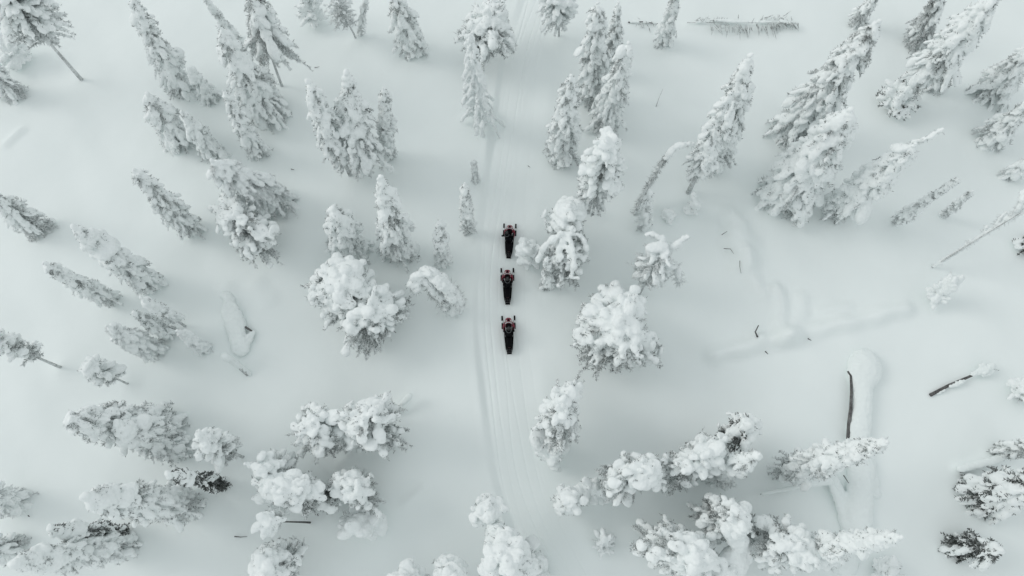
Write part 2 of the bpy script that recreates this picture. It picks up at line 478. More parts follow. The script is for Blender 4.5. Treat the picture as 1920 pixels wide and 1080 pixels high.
    for arm in opt.get('arms', []):                        # snow-loaded limbs seen one by one in the photo: (px, px, height fraction)
        pts = np.array([at(u, v, max(.1, hf * H)) - np.array([B[0], B[1], 0]) for u, v, hf in arm['p']])
        k = np.linspace(0, len(pts) - 1, 6 * len(pts))
        cu = np.stack([np.interp(k, np.arange(len(pts)), pts[:, j]) for j in range(3)], 1)
        kk = np.hanning(7); kk /= kk.sum()
        cu = np.stack([np.convolve(np.pad(cu[:, j], 3, mode='edge'), kk, 'valid') for j in range(3)], 1)
        seg = np.concatenate([[0], np.cumsum(np.linalg.norm(np.diff(cu, axis=0), axis=1))])
        ar = arm.get('r', .2)
        for q in np.arange(0, seg[-1], ar * .62):
            c = np.array([np.interp(q, seg, cu[:, j]) for j in range(3)]); c2 = np.array([np.interp(min(q + .2, seg[-1]), seg, cu[:, j]) for j in range(3)])
            d = c2 - c
            rr = ar * math.exp(rng.normal(0, .22))
            c = c + rng.normal(0, .22 * ar, 3)
            if rng.random() < arm.get('p_snow', 1.0): T.lump(c + np.array([0, 0, .25 * rr]), d, rr * 1.3, rr, rr * .85)
            for _ in range(int(arm.get('tw', 6))):
                v = rng.normal(0, 1, 3) * .5 + np.array([0, 0, -.5]); v *= arm.get('tl', .35) * rng.uniform(.6, 1.3) / np.linalg.norm(v)
                T.twig(c, c + v, .03)
        for i in range(len(cu) - 1): T.twig(cu[i], cu[i + 1] + (cu[i + 1] - cu[i]) * .5, .06)
    if cap and kind in 'SPRB':
        cr = (.15 + .06 * min(R, 2.2)) * cap
        if kind == 'R':                                    # broad white cushion on the weather side of the crown
            zc_, rz_ = .5 * (cs + 1) * H, .5 * (1 - cs) * H
            for _ in range(int(6 * cap)):
                f = rng.uniform(.0, .8); a = rng.normal(0, .9)
                o2 = np.array([td[0] * math.cos(a) - td[1] * math.sin(a), td[1] * math.cos(a) + td[0] * math.sin(a)]) * f * R
                o2 = o2 + td * (o2 @ td) * (el - 1)
                q = cr * rng.uniform(.7, 1.25)
                T.lump(np.array([*o2, zc_ + rz_ * math.sqrt(1 - f * f) * .92 - .1 * R * f]), rng.normal(0, 1, 2), q * 1.4, q * 1.1, q * .7)
        else:
            if cap >= 1.9:
                for _ in range(26):
                    t = rng.uniform(.70, .97); q = R * rng.uniform(.26, .46) * (1.15 - .75 * (t - .70) / .27)
                    a = rng.uniform(0, 6.28); f = R * .55 * (1 - .8 * (t - .70) / .27)
                    T.lump(axis(t) + np.array([math.cos(a) * f, math.sin(a) * f, 0]), rng.normal(0, 1, 3), q * 1.3, q, q)
            n = 9; lo = max(.5, 1 - .16 - .10 * cap)
            for i, t in enumerate(np.linspace(lo, .995, n)):
                k = i / (n - 1)
                q = cr * rng.uniform(.75, 1.15) * (1.15 - .62 * k ** 1.5)
                c = axis(t) + np.array([*rng.normal(0, .38 * cr * (1 - .6 * k), 2), 0])
                T.lump(c, rng.normal(0, 1, 3), q * 1.3, q, q * .95)
    loc = (B[0], B[1], z0)
    cat = opt.get('cat', 'tree')
    o = empty(name, loc, label, cat, opt.get('group', 'snow laden trees around the snowmobile trail'))
    pieces = [tube_mesh([axis(t) + np.array([0, 0, -.4 if t == 0 else 0]) for t in np.linspace(0, .96, 9)], trunk_r * (1 - .85 * np.linspace(0, 1, 9)) + .015, 8)]
    link('trunk', pieces[0], opt.get('bark', BARK), o)
    if T.t0:
        link('foliage' if kind != 'D' else 'twigs', twigs_mesh(T.t0, T.t1, T.tw, T.rng), NEEDLE[tone], o, smooth=False)
    if T.rt[0]:
        link('rimed_twigs', twigs_mesh(*T.rt, T.rng), NEEDLE[0], o, smooth=False)
    if T.lumps:
        vx = opt.get('vox', .06 if R < 1.6 else .07)
        me = fuse(blobs_mesh(T.lumps, T.rng, 2, .13), vx, opt.get('disp', .11), 1)
        link('snow_load', me, opt.get('snowmat', SNOW_TREE), o)
    return o

TREES = []
def T_(kind, base, tip, w, label, name=None, **opt):
    nm = name or {'S': 'snowy_spruce', 'P': 'snowy_pine', 'R': 'snowy_pine', 'D': 'rime_tree', 'B': 'snowy_bush', 'A': 'bent_tree'}[kind]
    TREES.append((nm, kind, base, tip, w, opt, label))
# ---- upper left
T_('P', (157, 154), (-8, -38), 118, 'pine with long bare leaning trunk, cut off by the top left corner', cs=.42, tone=1, snow=.85, dens=1.1, rime=.75)
T_('S', (38, 192), (-45, 95), 62, 'grey rimed spruce cut off by the left edge below the corner pine', tone=0, snow=.6, dens=1.4)
T_('B', (38, 118), (15, 78), 58, 'low snow mound bush with dark twig flecks beside the corner pine', snow=1, tone=1, dens=.5)
T_('S', (352, 190), (243, -8), 66, 'long narrow leaning spruce at the top left with small snow-capped spruce at its foot', prof=.45)
T_('S', (405, 197), (352, 126), 50, 'small spruce under one plump snow cap at the foot of a long narrow spruce', cap=1.7, snow=1)
T_('S', (352, 283), (272, 172), 82, 'broad snow-lumped spruce leaning left, left one of a close pair in the upper left', cap=1.5, prof=.4)
T_('S', (412, 302), (340, 208), 58, 'smaller spruce of a close leaning pair in the upper left, right one', cap=1.2)
T_('S', (447, 78), (380, -8), 26, 'thin spindly spruce tip rising behind the tall broad spruce at upper left', dens=.8)
T_('S', (516, 238), (410, 48), 104, 'tall broad spruce heavy with hanging snow at the upper left', prof=.5, cap=1.1)
T_('S', (492, 303), (418, 168), 48, 'slim spruce standing tight below the tall broad spruce at upper left', prof=.5)
T_('S', (537, 186), (462, -45), 112, 'pine with thin dark bare trunk and drooping sparse crown at the top left', cs=.40, snow=.6, dens=1.0, tr=.11, prof=.8, rime=.7)
T_('S', (372, 443), (248, 316), 62, 'lone dense spruce leaning left with clear snow all around it', prof=.38, dens=1.2)
T_('S', (545, 392), (392, 300), 92, 'pale feathery rimed pine with tangled white twigs left of centre', cs=.02, prof=.3, tone=0, snow=.9, snowmat=SNOW_RIME, dens=1.4, cap=1.2)
T_('R', (522, 476), (410, 388), 96, 'bushy rounded spruce just below the pale feathery rimed pine', cs=.1, snow=.95)
# ---- upper middle
T_('B', (592, 44), (570, -22), 52, 'snow mound with dark hanging twigs at the top edge, left of two thin rimed trees', snow=1)
T_('P', (669, 77), (622, -4), 54, 'sparse rimed tree with see-through drooping twigs near the top edge', cs=.25, tone=0, snow=.5, sr=.13, cap=.5, snowmat=SNOW_RIME, dens=.8)
T_('S', (676, 76), (694, -24), 18, 'thin rimed pole of a tree crossing a sparse rimed tree near the top edge', tone=0, snow=.5, dens=.7, leanmax=.6)
T_('S', (784, 112), (735, -28), 66, 'narrow drooping spruce with dark needles standing alone at the top edge', prof=.4, tone=1, dens=1.2)
T_('S', (683, 356), (650, 130), 122, 'wide many-headed pine on a bent bare trunk in the upper left middle', cs=.26, prof=.75, snow=.95, cap=1.5, sr=.26, rime=.3)
T_('S', (664, 345), (577, 154), 66, 'left snow-knobbed stem of the many-headed pine clump', cs=.3, cap=1.7, prof=.35, sr=.26, rime=.3)
T_('S', (730, 306), (719, 164), 40, 'dark slim stem at the right side of the many-headed pine clump', cap=1.2, tone=1, rime=0, prof=.3, dens=1.2)
T_('R', (925, 130), (905, -8), 96, 'round pine with plump snow cushions at the top beside the trail', cs=.25, sr=.34)
T_('D', (905, 238), (880, 70), 92, 'dead tree plastered with rime, its long arms hanging by the trail', tone=0, nb=1.25, sr=.15, cat='dead tree', snowmat=SNOW_RIME)
T_('S', (893, 346), (888, 298), 16, 'tiny faint sapling on the trail bank above a slim young spruce', tone=0, snow=.5, cap=.7)
T_('S', (880, 442), (871, 342), 32, 'slim young spruce on the left bank of the trail beside the leading snowmobile', prof=.4, dens=.9)
T_('P', (1048, 72), (1040, -35), 78, 'pale rimed tree with drooping snow at the top edge right of the trail', cs=.15, tone=0, snow=.9, snowmat=SNOW_RIME)
T_('S', (1110, 205), (1122, 0), 74, 'tallest snow-crusted spruce of the trailside group at upper centre', prof=.4, cap=1.2)
T_('S', (1142, 150), (1160, 2), 44, 'dark-needled spruce half hidden behind the tallest trailside spruce', tone=1, rime=0, snow=.7, dens=1.3)
T_('S', (1128, 258), (1178, 78), 72, 'snow-crusted spruce with a thin white bent tip, right one of the trailside group', prof=.48)
T_('S', (1050, 320), (1072, 136), 70, 'snowy spruce nearest the trail at upper centre with dark gaps', prof=.36, cap=1.2)
T_('P', (1102, 402), (1146, 264), 92, 'two-headed snow-lumped pine below the trailside spruce group', cs=.12, sr=.24, snow=1)
T_('S', (1242, 92), (1268, -14), 40, 'narrow spruce at the top edge left of a fallen tree', prof=.4)
T_('S', (1284, 375), (1412, 98), 58, 'tall slanting spruce with a bare dark lower stem at upper right centre', cs=.2, prof=.3, cap=1.5, sr=.24)
T_('S', (1330, 330), (1404, 146), 66, 'snow-plastered spruce leaning against the tall slanting one', prof=.32, cs=.1, cap=1.3, sr=.25)
T_('A', (1188, 402), (1262, 272), 20, 'slender bent sapling arching over with a rimed white top', h=6.2, tone=1, sr=.2, tr=.03, leanmax=.75,
   arms=[dict(p=[(1190, 400, .02), (1206, 366, .25), (1222, 335, .5), (1240, 305, .75), (1258, 280, .93)], r=.10, tw=8, tl=.45, p_snow=.55), dict(p=[(1246, 296, .85), (1262, 278, .96), (1278, 270, 1.0), (1302, 268, 1.0)], r=.17, tw=5)])
T_('S', (1206, 434), (1218, 354), 28, 'small snow-tipped sapling below the bent arching sapling', prof=.4)
T_('B', (1252, 412), (1247, 398), 22, 'tiny snow-covered shrub beside the snow-tipped sapling', snow=1)
T_('B', (1296, 400), (1302, 374), 28, 'little snowy shrub at the foot of the tall slanting spruce', snow=1)
# ---- upper right
T_('S', (1600, 56), (1655, -30), 42, 'grey spruce at the top edge above the big fan-shaped tree', tone=1, snow=.6)
T_('S', (1470, 275), (1654, 30), 124, 'big fan-shaped tree with feathery layered snow boughs at upper right', cs=.03, prof=.5, dens=1.15, cap=1.3, sr=.27)
T_('S', (1452, 398), (1600, 200), 128, 'massive snow-smothered tree right below the big fan-shaped tree', cs=.03, prof=.4, sr=.38, snow=1, cap=1.7)
T_('S', (1712, 98), (1780, -40), 66, 'dull grey rimed spruce at the top edge in the upper right', tone=1, snow=.5, dens=1.5)
T_('S', (1682, 208), (1872, -12), 92, 'long leaning snowy pine with a dark bare trunk at upper right', cs=.30, prof=.4, sr=.3, bark=BARK_DARK, tr=.12, cap=1.3, rime=0)
T_('S', (1735, 172), (1812, 92), 58, 'frosted bush-like spruce right under the long leaning pine', tone=0, snow=.8, dens=1.3)
T_('B', (1672, 208), (1690, 170), 70, 'clump of dark-flecked snowy boughs at the foot of the long leaning pine', tone=2, dens=1.3)
T_('S', (1838, 195), (1948, 80), 84, 'spreading snowy tree cut by the right edge, upper one of a pair', cs=.03, prof=.4, dens=1.1, sr=.27, snow=.9)
T_('S', (1840, 274), (1950, 182), 62, 'spreading snowy tree cut by the right edge, lower one of a pair', cs=.03, prof=.4, dens=1.1, sr=.27, snow=.9)
T_('S', (1552, 412), (1722, 266), 76, 'slanting tree with a snow-stuffed crown and white splayed lower branches', cs=.08, prof=.36, sr=.34, snow=1, cap=1.0,
   arms=[dict(p=[(1700, 275, .85), (1735, 262, 1.0), (1765, 245, 1.08)], r=.13, tw=3), dict(p=[(1540, 414, .05), (1580, 385, .15), (1620, 355, .35)], r=.10, tw=3), dict(p=[(1566, 420, .03), (1590, 395, .12)], r=.08, tw=2)])
T_('S', (1672, 422), (1800, 334), 28, 'slender sparse spruce leaning right below the slanting snow-stuffed tree', snow=.7, tone=1)
T_('S', (1764, 410), (1826, 356), 20, 'thinnest sapling at upper right beside the slender sparse spruce', snow=.6, tone=1)
T_('S', (1880, 336), (1955, 286), 42, 'little grey spruce cut by the right edge below the spreading pair', tone=0)
T_('A', (1750, 500), (1925, 392), 20, 'bare snow-coated dead stem leaning out to the right edge', h=9.5, leanmax=2, cat='dead tree', name='dead_tree', tr=.08, tone=0,
   arms=[dict(p=[(1750, 500, 0), (1800, 468, .3), (1860, 430, .65), (1935, 388, 1.0)], r=.125, tw=1), dict(p=[(1868, 424, .7), (1878, 408, .76), (1888, 396, .8)], r=.1, tw=5),
         dict(p=[(1900, 408, .85), (1918, 380, 1.0), (1924, 355, 1.05)], r=.17, tw=10, p_snow=.8), dict(p=[(1815, 458, .36), (1822, 447, .42)], r=.11, tw=2), dict(p=[(1846, 438, .56), (1854, 424, .62)], r=.12, tw=2), dict(p=[(1890, 412, .8), (1904, 398, .88)], r=.16, tw=4)])
T_('B', (1922, 468), (1930, 452), 56, 'dark spiky bush cut by the right edge below the bare dead stem', tone=2, snow=.25, dens=1.4)
# ---- middle left
T_('S', (92, 441), (-40, 352), 70, 'grey spruce with a dark underside cut by the left edge in the middle', tone=1, snow=.7, prof=.5)
T_('S', (300, 545), (136, 424), 66, 'long spruce with one big rounded white tip left of centre', prof=.35, cap=2.0, snow=1)
T_('S', (224, 572), (80, 494), 46, 'slim leaning spruce with dark boughs left of the big white-tipped one', prof=.4, tone=1, cap=1.2)
T_('S', (354, 616), (262, 556), 34, 'slim spruce with a bare lower stem below the big white-tipped one', cs=.3, cap=1.3)
T_('S', (324, 630), (248, 584), 36, 'frosted bushy spruce beside a slim bare-stemmed spruce at middle left', tone=1, dens=1.2, prof=.4)
T_('S', (304, 664), (196, 610), 56, 'broad grey frosted spruce at middle left', tone=0, dens=1.4, prof=.35, snow=.8)
T_('P', (240, 720), (160, 682), 44, 'small round-headed pine on a thin stem at middle left', cs=.28, tone=1)
T_('S', (392, 662), (332, 620), 34, 'small white rimed spruce standing right of the frosted bushy one', tone=0, snowmat=SNOW_RIME)
T_('P', (116, 690), (-25, 628), 46, 'flat sparse pine with a bare trunk cut by the left edge', cs=.26, tone=1, snow=.7)
# ---- centre left
T_('S', (664, 486), (622, 386), 84, 'small snow-topped pine right above the twin-domed snowy tree', cs=.04, prof=.3, sr=.27, cap=1.5)
T_('S', (752, 494), (712, 324), 88, 'spreading spruce with white knobbed top, left of the leading snowmobile', prof=.62, cap=1.3)
T_('S', (830, 502), (823, 410), 36, 'small slim spruce between the spreading spruce and the trail', prof=.4)
T_('R', (672, 618), (634, 482), 118, 'upper dome of the big twin-domed snow-buried tree', cs=.15, sr=.38, cap=2.0, snow=1)
T_('R', (722, 656), (676, 545), 132, 'lower dome of the big twin-domed snow-buried tree', cs=.1, sr=.30, cap=1.0, snow=.95, dens=1.1)
T_('A', (852, 590), (800, 510), 34, 'bowed tree bent into a white arch left of the middle snowmobile', h=4.6, tone=1, tr=.1, disp=.2,
   arms=[dict(p=[(790, 508, .9), (815, 506, .95), (835, 524, .85)], r=.28, tw=10), dict(p=[(845, 535, .7), (864, 560, .5), (862, 578, .3)], r=.25, tw=16, tl=.6),
         dict(p=[(858, 584, .1), (856, 556, .55), (828, 528, .9), (800, 512, 1.0), (776, 518, .92), (768, 538, .78)], r=.30, tw=16, tl=.6, p_snow=.95),
         dict(p=[(812, 520, .95), (838, 538, .8), (850, 566, .5)], r=.31, tw=14, tl=.7), dict(p=[(800, 528, .85), (814, 546, .65), (826, 562, .5)], r=.24, tw=20, tl=.7, p_snow=.75),
         dict(p=[(786, 524, .9), (778, 545, .7)], r=.28, tw=14, tl=.6), dict(p=[(840, 550, .6), (832, 580, .2)], r=.26, tw=16, tl=.7), dict(p=[(852, 560, .5), (848, 586, .1)], r=.27, tw=14, tl=.6)])
# ---- centre right
T_('R', (1066, 466), (1058, 384), 86, 'round snow-capped treetop just right of the leading snowmobile', sr=.3, cap=1.8, snow=1, h=6.0)
T_('R', (1066, 536), (1056, 440), 88, 'snow-draped tree with white curled arms right of the trail', h=5.0, snow=.8, sr=.22, cap=.8, tone=1,
   arms=[dict(p=[(1060, 440, 1.08), (1034, 452, 1.0), (1016, 470, .85), (1010, 490, .7)], r=.2, tw=3), dict(p=[(1062, 440, 1.08), (1072, 462, 1.05), (1076, 492, .95), (1070, 522, .8), (1082, 524, .8)], r=.16, tw=3),
         dict(p=[(1066, 440, 1.08), (1090, 446, 1.0), (1100, 470, .9)], r=.15, tw=6), dict(p=[(1056, 452, 1.0), (1046, 480, .85), (1050, 505, .65)], r=.26, tw=4)])
T_('S', (1030, 548), (1024, 482), 32, 'slim rimed spruce at the left foot of the tree with curled arms', tone=1, dens=1.1)
T_('B', (990, 490), (984, 456), 44, 'plump snow-covered bush at the right edge of the trail by the leading snowmobile', snow=1, sr=.26)
T_('P', (1196, 556), (1246, 466), 78, 'twisted dead tree with snow-coated outstretched arms at right of centre', h=6.4, leanmax=.8, cat='dead tree', name='dead_tree', tone=0, tr=.12, cs=.2, snow=.55, snowmat=SNOW_RIME, cap=.6, nb=.7,
   arms=[dict(p=[(1196, 545, .15), (1220, 520, .45), (1240, 485, .8), (1262, 465, .9), (1290, 444, 1.0)], r=.17, tw=9),
         dict(p=[(1250, 476, .85), (1244, 456, .95), (1228, 444, 1.0), (1210, 442, 1.0)], r=.17, tw=9),
         dict(p=[(1245, 485, .8), (1268, 505, .6), (1272, 535, .4)], r=.18, tw=10, tl=.6), dict(p=[(1235, 495, .7), (1205, 505, .5), (1190, 520, .4)], r=.18, tw=14),
         dict(p=[(1240, 490, .75), (1252, 520, .5)], r=.2, tw=16, tl=.5), dict(p=[(1222, 515, .5), (1196, 522, .4)], r=.2, tw=16), dict(p=[(1200, 480, .5), (1190, 520, .2)], r=.08, tw=8)])
T_('R', (1149, 688), (1155, 562), 176, 'biggest round snow-buried tree, right of the last snowmobile', cs=.12, sr=.36, cap=1.7, snow=.97, dens=1.1, nb=1.15)
T_('B', (1748, 562), (1790, 522), 40, 'lone snowy stub of a sapling leaning right on open snow', snow=1, sr=.2, tone=0)
# ---- lower left
T_('S', (334, 800), (128, 788), 104, 'wide grey feathery pine at the lower left with a snow-nosed spruce in front', cs=.02, prof=.3, snow=.75, dens=1.3)
T_('S', (348, 850), (212, 796), 74, 'snow-nosed spruce lying over the wide feathery pine at lower left', prof=.3, cap=2.2, snow=1, dens=1.1)
T_('P', (458, 858), (370, 820), 56, 'small pine with a white knob tip right of the snow-nosed spruce', cs=.15, tone=1, cap=1.4)
T_('S', (432, 912), (312, 888), 38, 'dark-needled young spruce with a white snow ball on its tip', cap=2.0, snow=.35, tone=2, dens=1.2, prof=.35)
T_('S', (374, 948), (152, 934), 88, 'large spruce under a broad white snow nose at the lower left', prof=.3, cap=2.2, snow=.95, dens=1.2)
T_('S', (252, 1018), (20, 1058), 76, 'big spruce with heaped white tip near the bottom left corner', prof=.35, cap=2.1, snow=.85, dens=1.3, tone=1)
T_('S', (246, 1000), (88, 992), 46, 'spruce with a round white cap just above the heaped-tip spruce', prof=.4, cap=2.0, snow=.6, tone=2)
T_('S', (50, 944), (-60, 930), 66, 'grey frosted tree cut by the left edge above the bottom left corner', cs=.03, prof=.35, tone=0, dens=1.2)
T_('S', (44, 1020), (-80, 1046), 62, 'dark-flecked tree cut off at the bottom left corner', cs=.03, prof=.35, snow=.75)
# ---- lower middle
T_('R', (655, 838), (548, 784), 84, 'left crown of a broad twin-crowned snowy tree below centre left', cs=.15, sr=.27, h=6)
T_('R', (735, 850), (662, 748), 118, 'right crown of a broad twin-crowned snowy tree below centre left', cs=.12, sr=.31, h=6.5, cap=1.2)
T_('P', (574, 906), (462, 870), 74, 'frosted tree with dark twigs behind a plump white-capped tree', cs=.1, h=6, tone=1)
T_('R', (616, 955), (500, 900), 84, 'plump white-capped tree among a row at the lower left middle', cs=.1, sr=.34, cap=1.9, snow=1, h=6.5)
T_('S', (632, 930), (592, 916), 34, 'dark rimed little spruce between the plump white-capped tree and a star-topped one', tone=2, snow=.2, dens=1.4, h=3.4, cap=.5)
T_('R', (705, 952), (632, 888), 78, 'snowy tree with star-like white ridges on top, right end of its row', cs=.15, sr=.27, h=5,
   arms=[dict(p=[(672, 902, 1.1), (670, 920, 1.12), (658, 944, .8)], r=.2, tw=2), dict(p=[(670, 918, 1.12), (682, 944, .8)], r=.2, tw=2), dict(p=[(670, 918, 1.1), (700, 925, .85)], r=.24, tw=2)])
T_('B', (690, 976), (660, 980), 52, 'smooth white snow ball of a bush under the star-topped tree', snow=1, sr=.36, h=2.6, leanmax=1)
T_('P', (585, 980), (496, 978), 40, 'round snowy head on a dark bare leaning pole at lower left middle', cs=.7, sr=.25, snow=1, h=6.5, leanmax=.6, bark=BARK_DARK, tr=.06)
T_('R', (540, 1080), (500, 1068), 112, 'snowy treetop cut by the bottom edge left of the middle', cs=.1, h=6)
T_('R', (768, 1112), (762, 1060), 62, 'faint round treetop cut by the bottom edge, left of a similar one', cs=.1, h=5, tone=0)
T_('R', (856, 1110), (842, 1046), 56, 'smooth white treetop cut by the bottom edge near the middle', cs=.1, h=5, sr=.36, snow=1)
T_('R', (932, 972), (904, 938), 60, 'snow-puffed treetop with a thin white stem at the lower trail', cs=.45, sr=.28, snow=1, h=5)
T_('R', (975, 1105), (928, 984), 84, 'tall heap of snow pillows on a tree at the bottom of the trail', cs=.1, sr=.44, cap=1.8, snow=1, h=7)
T_('B', (1012, 1070), (1000, 1062), 60, 'low snow-covered boughs at the right side of the snow pillow tree', snow=1, h=2.0, leanmax=1)
T_('R', (1028, 838), (1072, 722), 84, 'white fluffy tree at the right edge of the lower trail', cs=.15, sr=.27, snow=1, cap=1.3, h=7)
T_('B', (1030, 858), (1036, 832), 54, 'rounded snowy bush with dark twigs at the foot of the white fluffy tree', snow=1, sr=.27, h=2.8)
T_('R', (1072, 950), (1062, 930), 60, 'single round snow ball tree right of the lower trail', cs=.1, sr=.3, snow=1, cap=1.6, h=4.2)
T_('B', (1118, 928), (1104, 908), 46, 'small snow lump with wispy twigs between two round snowy trees', snow=.8, h=2.4, leanmax=1)
# ---- lower right
T_('R', (1128, 918), (1244, 868), 88, 'snow-topped tree with dark twig edge, left end of a slanting row', cs=.1, sr=.3, cap=1.6, h=7)
T_('R', (1238, 896), (1368, 836), 88, 'clumpy snowy tree in the middle of a slanting row at lower right', cs=.08, sr=.3, cap=1.3, h=7, tone=1)
T_('S', (1330, 902), (1428, 848), 62, 'tapering snowy spruce tip pointing right at the end of the slanting row', prof=.45, snow=1, cap=1.2)
T_('R', (1352, 828), (1408, 796), 62, 'dark-twigged tree with a white stem and smooth white top above the slanting row', cs=.2, sr=.26, h=6, tone=2, snow=.7, cap=1.8,
   arms=[dict(p=[(1362, 832, .5), (1382, 815, .8), (1402, 797, 1.05)], r=.2, tw=0)])
T_('S', (1450, 890), (1668, 830), 74, 'long white bushy spruce lying across the buried fallen tree', prof=.45, snow=1, cap=1.2, sr=.25)
T_('S', (1462, 1036), (1694, 1004), 64, 'long white bushy spruce below the foot of the buried fallen tree', prof=.45, snow=1, cap=1.3, sr=.25)
T_('R', (1388, 1008), (1540, 1036), 96, 'snow-heaped tree at bottom right between two long spruces', cs=.1, sr=.32, snow=1, h=6.5, cap=1.3)
T_('R', (1198, 1008), (1350, 1062), 100, 'broad snow-heaped tree at the bottom edge right of the middle', cs=.08, sr=.34, snow=1, h=7, cap=1.5)
T_('R', (1312, 990), (1392, 958), 92, 'grey-sided tree with a smooth white cap above the snow-heaped trees', cs=.05, sr=.24, h=7, tone=1, dens=1.3, cap=1.5, leanmax=.5)
T_('A', (1372, 1045), (1370, 990), 30, 'tangle of thick white snow-coated arms among the snow-heaped trees', h=6, leanmax=1, tone=1,
   arms=[dict(p=[(1388, 1034, .6), (1370, 1008, .9), (1352, 978, 1.0)], r=.36, tw=3), dict(p=[(1388, 1034, .6), (1385, 1005, .9), (1378, 985, 1.0)], r=.36, tw=3),
         dict(p=[(1390, 1030, .6), (1370, 1060, .7), (1340, 1072, .6)], r=.6, tw=6), dict(p=[(1345, 1000, .8), (1325, 1006, .8)], r=.28, tw=8)])
T_('B', (1130, 1026), (1132, 1004), 44, 'tiny star-shaped white sapling on open snow at the lower middle', tone=0, snow=.9, sr=.12, h=1.8, snowmat=SNOW_RIME)
T_('S', (1812, 945), (1962, 902), 100, 'dark-needled bushy spruce with snow slabs cut by the right edge', prof=.3, tone=2, snow=.85, dens=1.2, sr=.36, cap=1.2)
T_('S', (1858, 852), (1955, 832), 44, 'dark grey spruce cut by the right edge above the bushy one', tone=1, rime=0, snow=.5, dens=1.3)
T_('S', (1782, 1022), (1884, 1032), 84, 'dark bristly spruce with a white snow tip near the bottom right corner', prof=.42, tone=2, snow=.5, dens=1.3, cap=1.6, sr=.22)
T_('B', (1660, 1078), (1664, 1068), 54, 'low faint snowy bush at the bottom edge on the right', snow=1, h=1.5)
T_('B', (1905, 742), (1918, 732), 46, 'small dark-flecked bush cut by the right edge', tone=1, snow=.7, h=1.6)

for i, spec in enumerate(TREES):
    B = at(*spec[2]); R = spec[4] / 2 / 25.0
    if spec[1] != 'A': MOUNDS.append((B[0], B[1], max(.6, R * .9), .10 + .12 * min(R, 2)))
build_ground()
for i, spec in enumerate(TREES):
    make_tree(spec, 11 + i * 7)

# ------------------------------------------------------------------ fallen trees and sticks
def snow_chain(pts, radii, rng, step=.55, flat=.7):
    pts = np.asarray(pts, float); seg = np.concatenate([[0], np.cumsum(np.linalg.norm(np.diff(pts, axis=0), axis=1))])
    out = []; q = 0
    while q < seg[-1]:
        c = np.array([np.interp(q, seg, pts[:, j]) for j in range(3)]); c2 = np.array([np.interp(min(q + .3, seg[-1] + .01), seg, pts[:, j]) for j in range(3)])
        r = np.interp(q, seg, radii); d = c2 - c
        if np.hypot(d[0], d[1]) < 1e-6: d = pts[-1] - pts[-2]
        n = math.hypot(d[0], d[1])
        rr = r * rng.uniform(.92, 1.08)
        out.append((c[0] + rng.normal(0, .05 * r), c[1], c[2], d[0] / n, d[1] / n, 0, rr * 1.25, rr, rr * flat)); q += max(.12, r * step)
    return out
def gz(u, v, dz=0.0, z=None):
    p = at(u, v, dz); p[2] = float(height(p[0], p[1])) + dz; return p
def fallen(name, label, cat, trunk_px, tr, snow, voxel=.08, twigs=None, bark=BARK_DARK, amp=.05, flat=.7, tone=1, disp=.05, branches=()):
    rng = np.random.default_rng(hash_seed(label))
    base = gz(*trunk_px[0][:2])
    o = empty(name, base, label, cat)
    P = np.array([gz(u, v, dz) for u, v, dz in trunk_px]) - base
    link('trunk', tube_mesh(P, np.linspace(tr[0], tr[1], len(P)), 8), bark, o)
    for px, r in branches:
        Q = np.array([gz(u, v, dz) for u, v, dz in px]) - base
        link('branch', tube_mesh(Q, np.linspace(r * .5, r, len(Q)), 6), bark, o)
    L = []
    for px, rad in snow:
        pts = np.array([gz(u, v, dz) for u, v, dz in px]) - base
        L += snow_chain(pts, rad, rng, flat=flat)
    if L: link('snow_load', fuse(blobs_mesh(L, rng, 2, amp), voxel, disp, 4), SNOW_GROUND, o)
    if twigs:
        a, b, w = [], [], []
        for u, v, l, du, dv, n in twigs:
            for _ in range(n):
                p = gz(u + rng.uniform(-l, l), v + rng.normal(0, 2), .35) - base
                q = p + np.array([du + rng.normal(0, .25), dv + rng.normal(0, .25), rng.uniform(-.3, .1)]) * rng.uniform(.5, 1.3)
                a.append(p); b.append(q); w.append(.05)
        link('branches', twigs_mesh(a, b, w, rng), NEEDLE[tone], o, smooth=False)
    return o
def hash_seed(s): return sum(ord(c) * (i + 1) for i, c in enumerate(s)) % 99991
fallen('fallen_tree', 'fallen tree buried under a thick smooth pillow of snow with one dark side', 'fallen tree',
       [(1590, 696, .35), (1596, 704, .5), (1597, 735, .5), (1596, 765, .5), (1593, 795, .45), (1592, 825, .4)], (.07, .15),
       [([(1622, 690, .2), (1620, 700, .3)], [1.4, 1.4]), ([(1614, 700, .3), (1617, 760, .35), (1612, 830, .35), (1612, 900, .3), (1606, 985, .2)], [.95, .85, .85, 1.0, 1.1]),
        ([(1560, 890, .2), (1575, 930, .3), (1590, 985, .2)], [.35, .5, .7]), ([(1625, 905, .1), (1640, 925, .0)], [.6, .4]), ([(1575, 1040, .0), (1580, 1055, .0)], [1.2, 1.0]),
        ([(1430, 926, .7), (1500, 912, 1.0), (1556, 902, .9)], [.16, .2, .3]), ([(1556, 900, .7), (1566, 925, .6), (1582, 960, .3)], [.25, .3, .4]), ([(1630, 870, .1), (1636, 905, .1), (1628, 925, .0)], [.5, .55, .5])],
       branches=[([(1425, 927, .6), (1500, 914, .9), (1560, 903, .8)], .06)],
       voxel=.09, flat=.62, amp=.08, disp=.09)
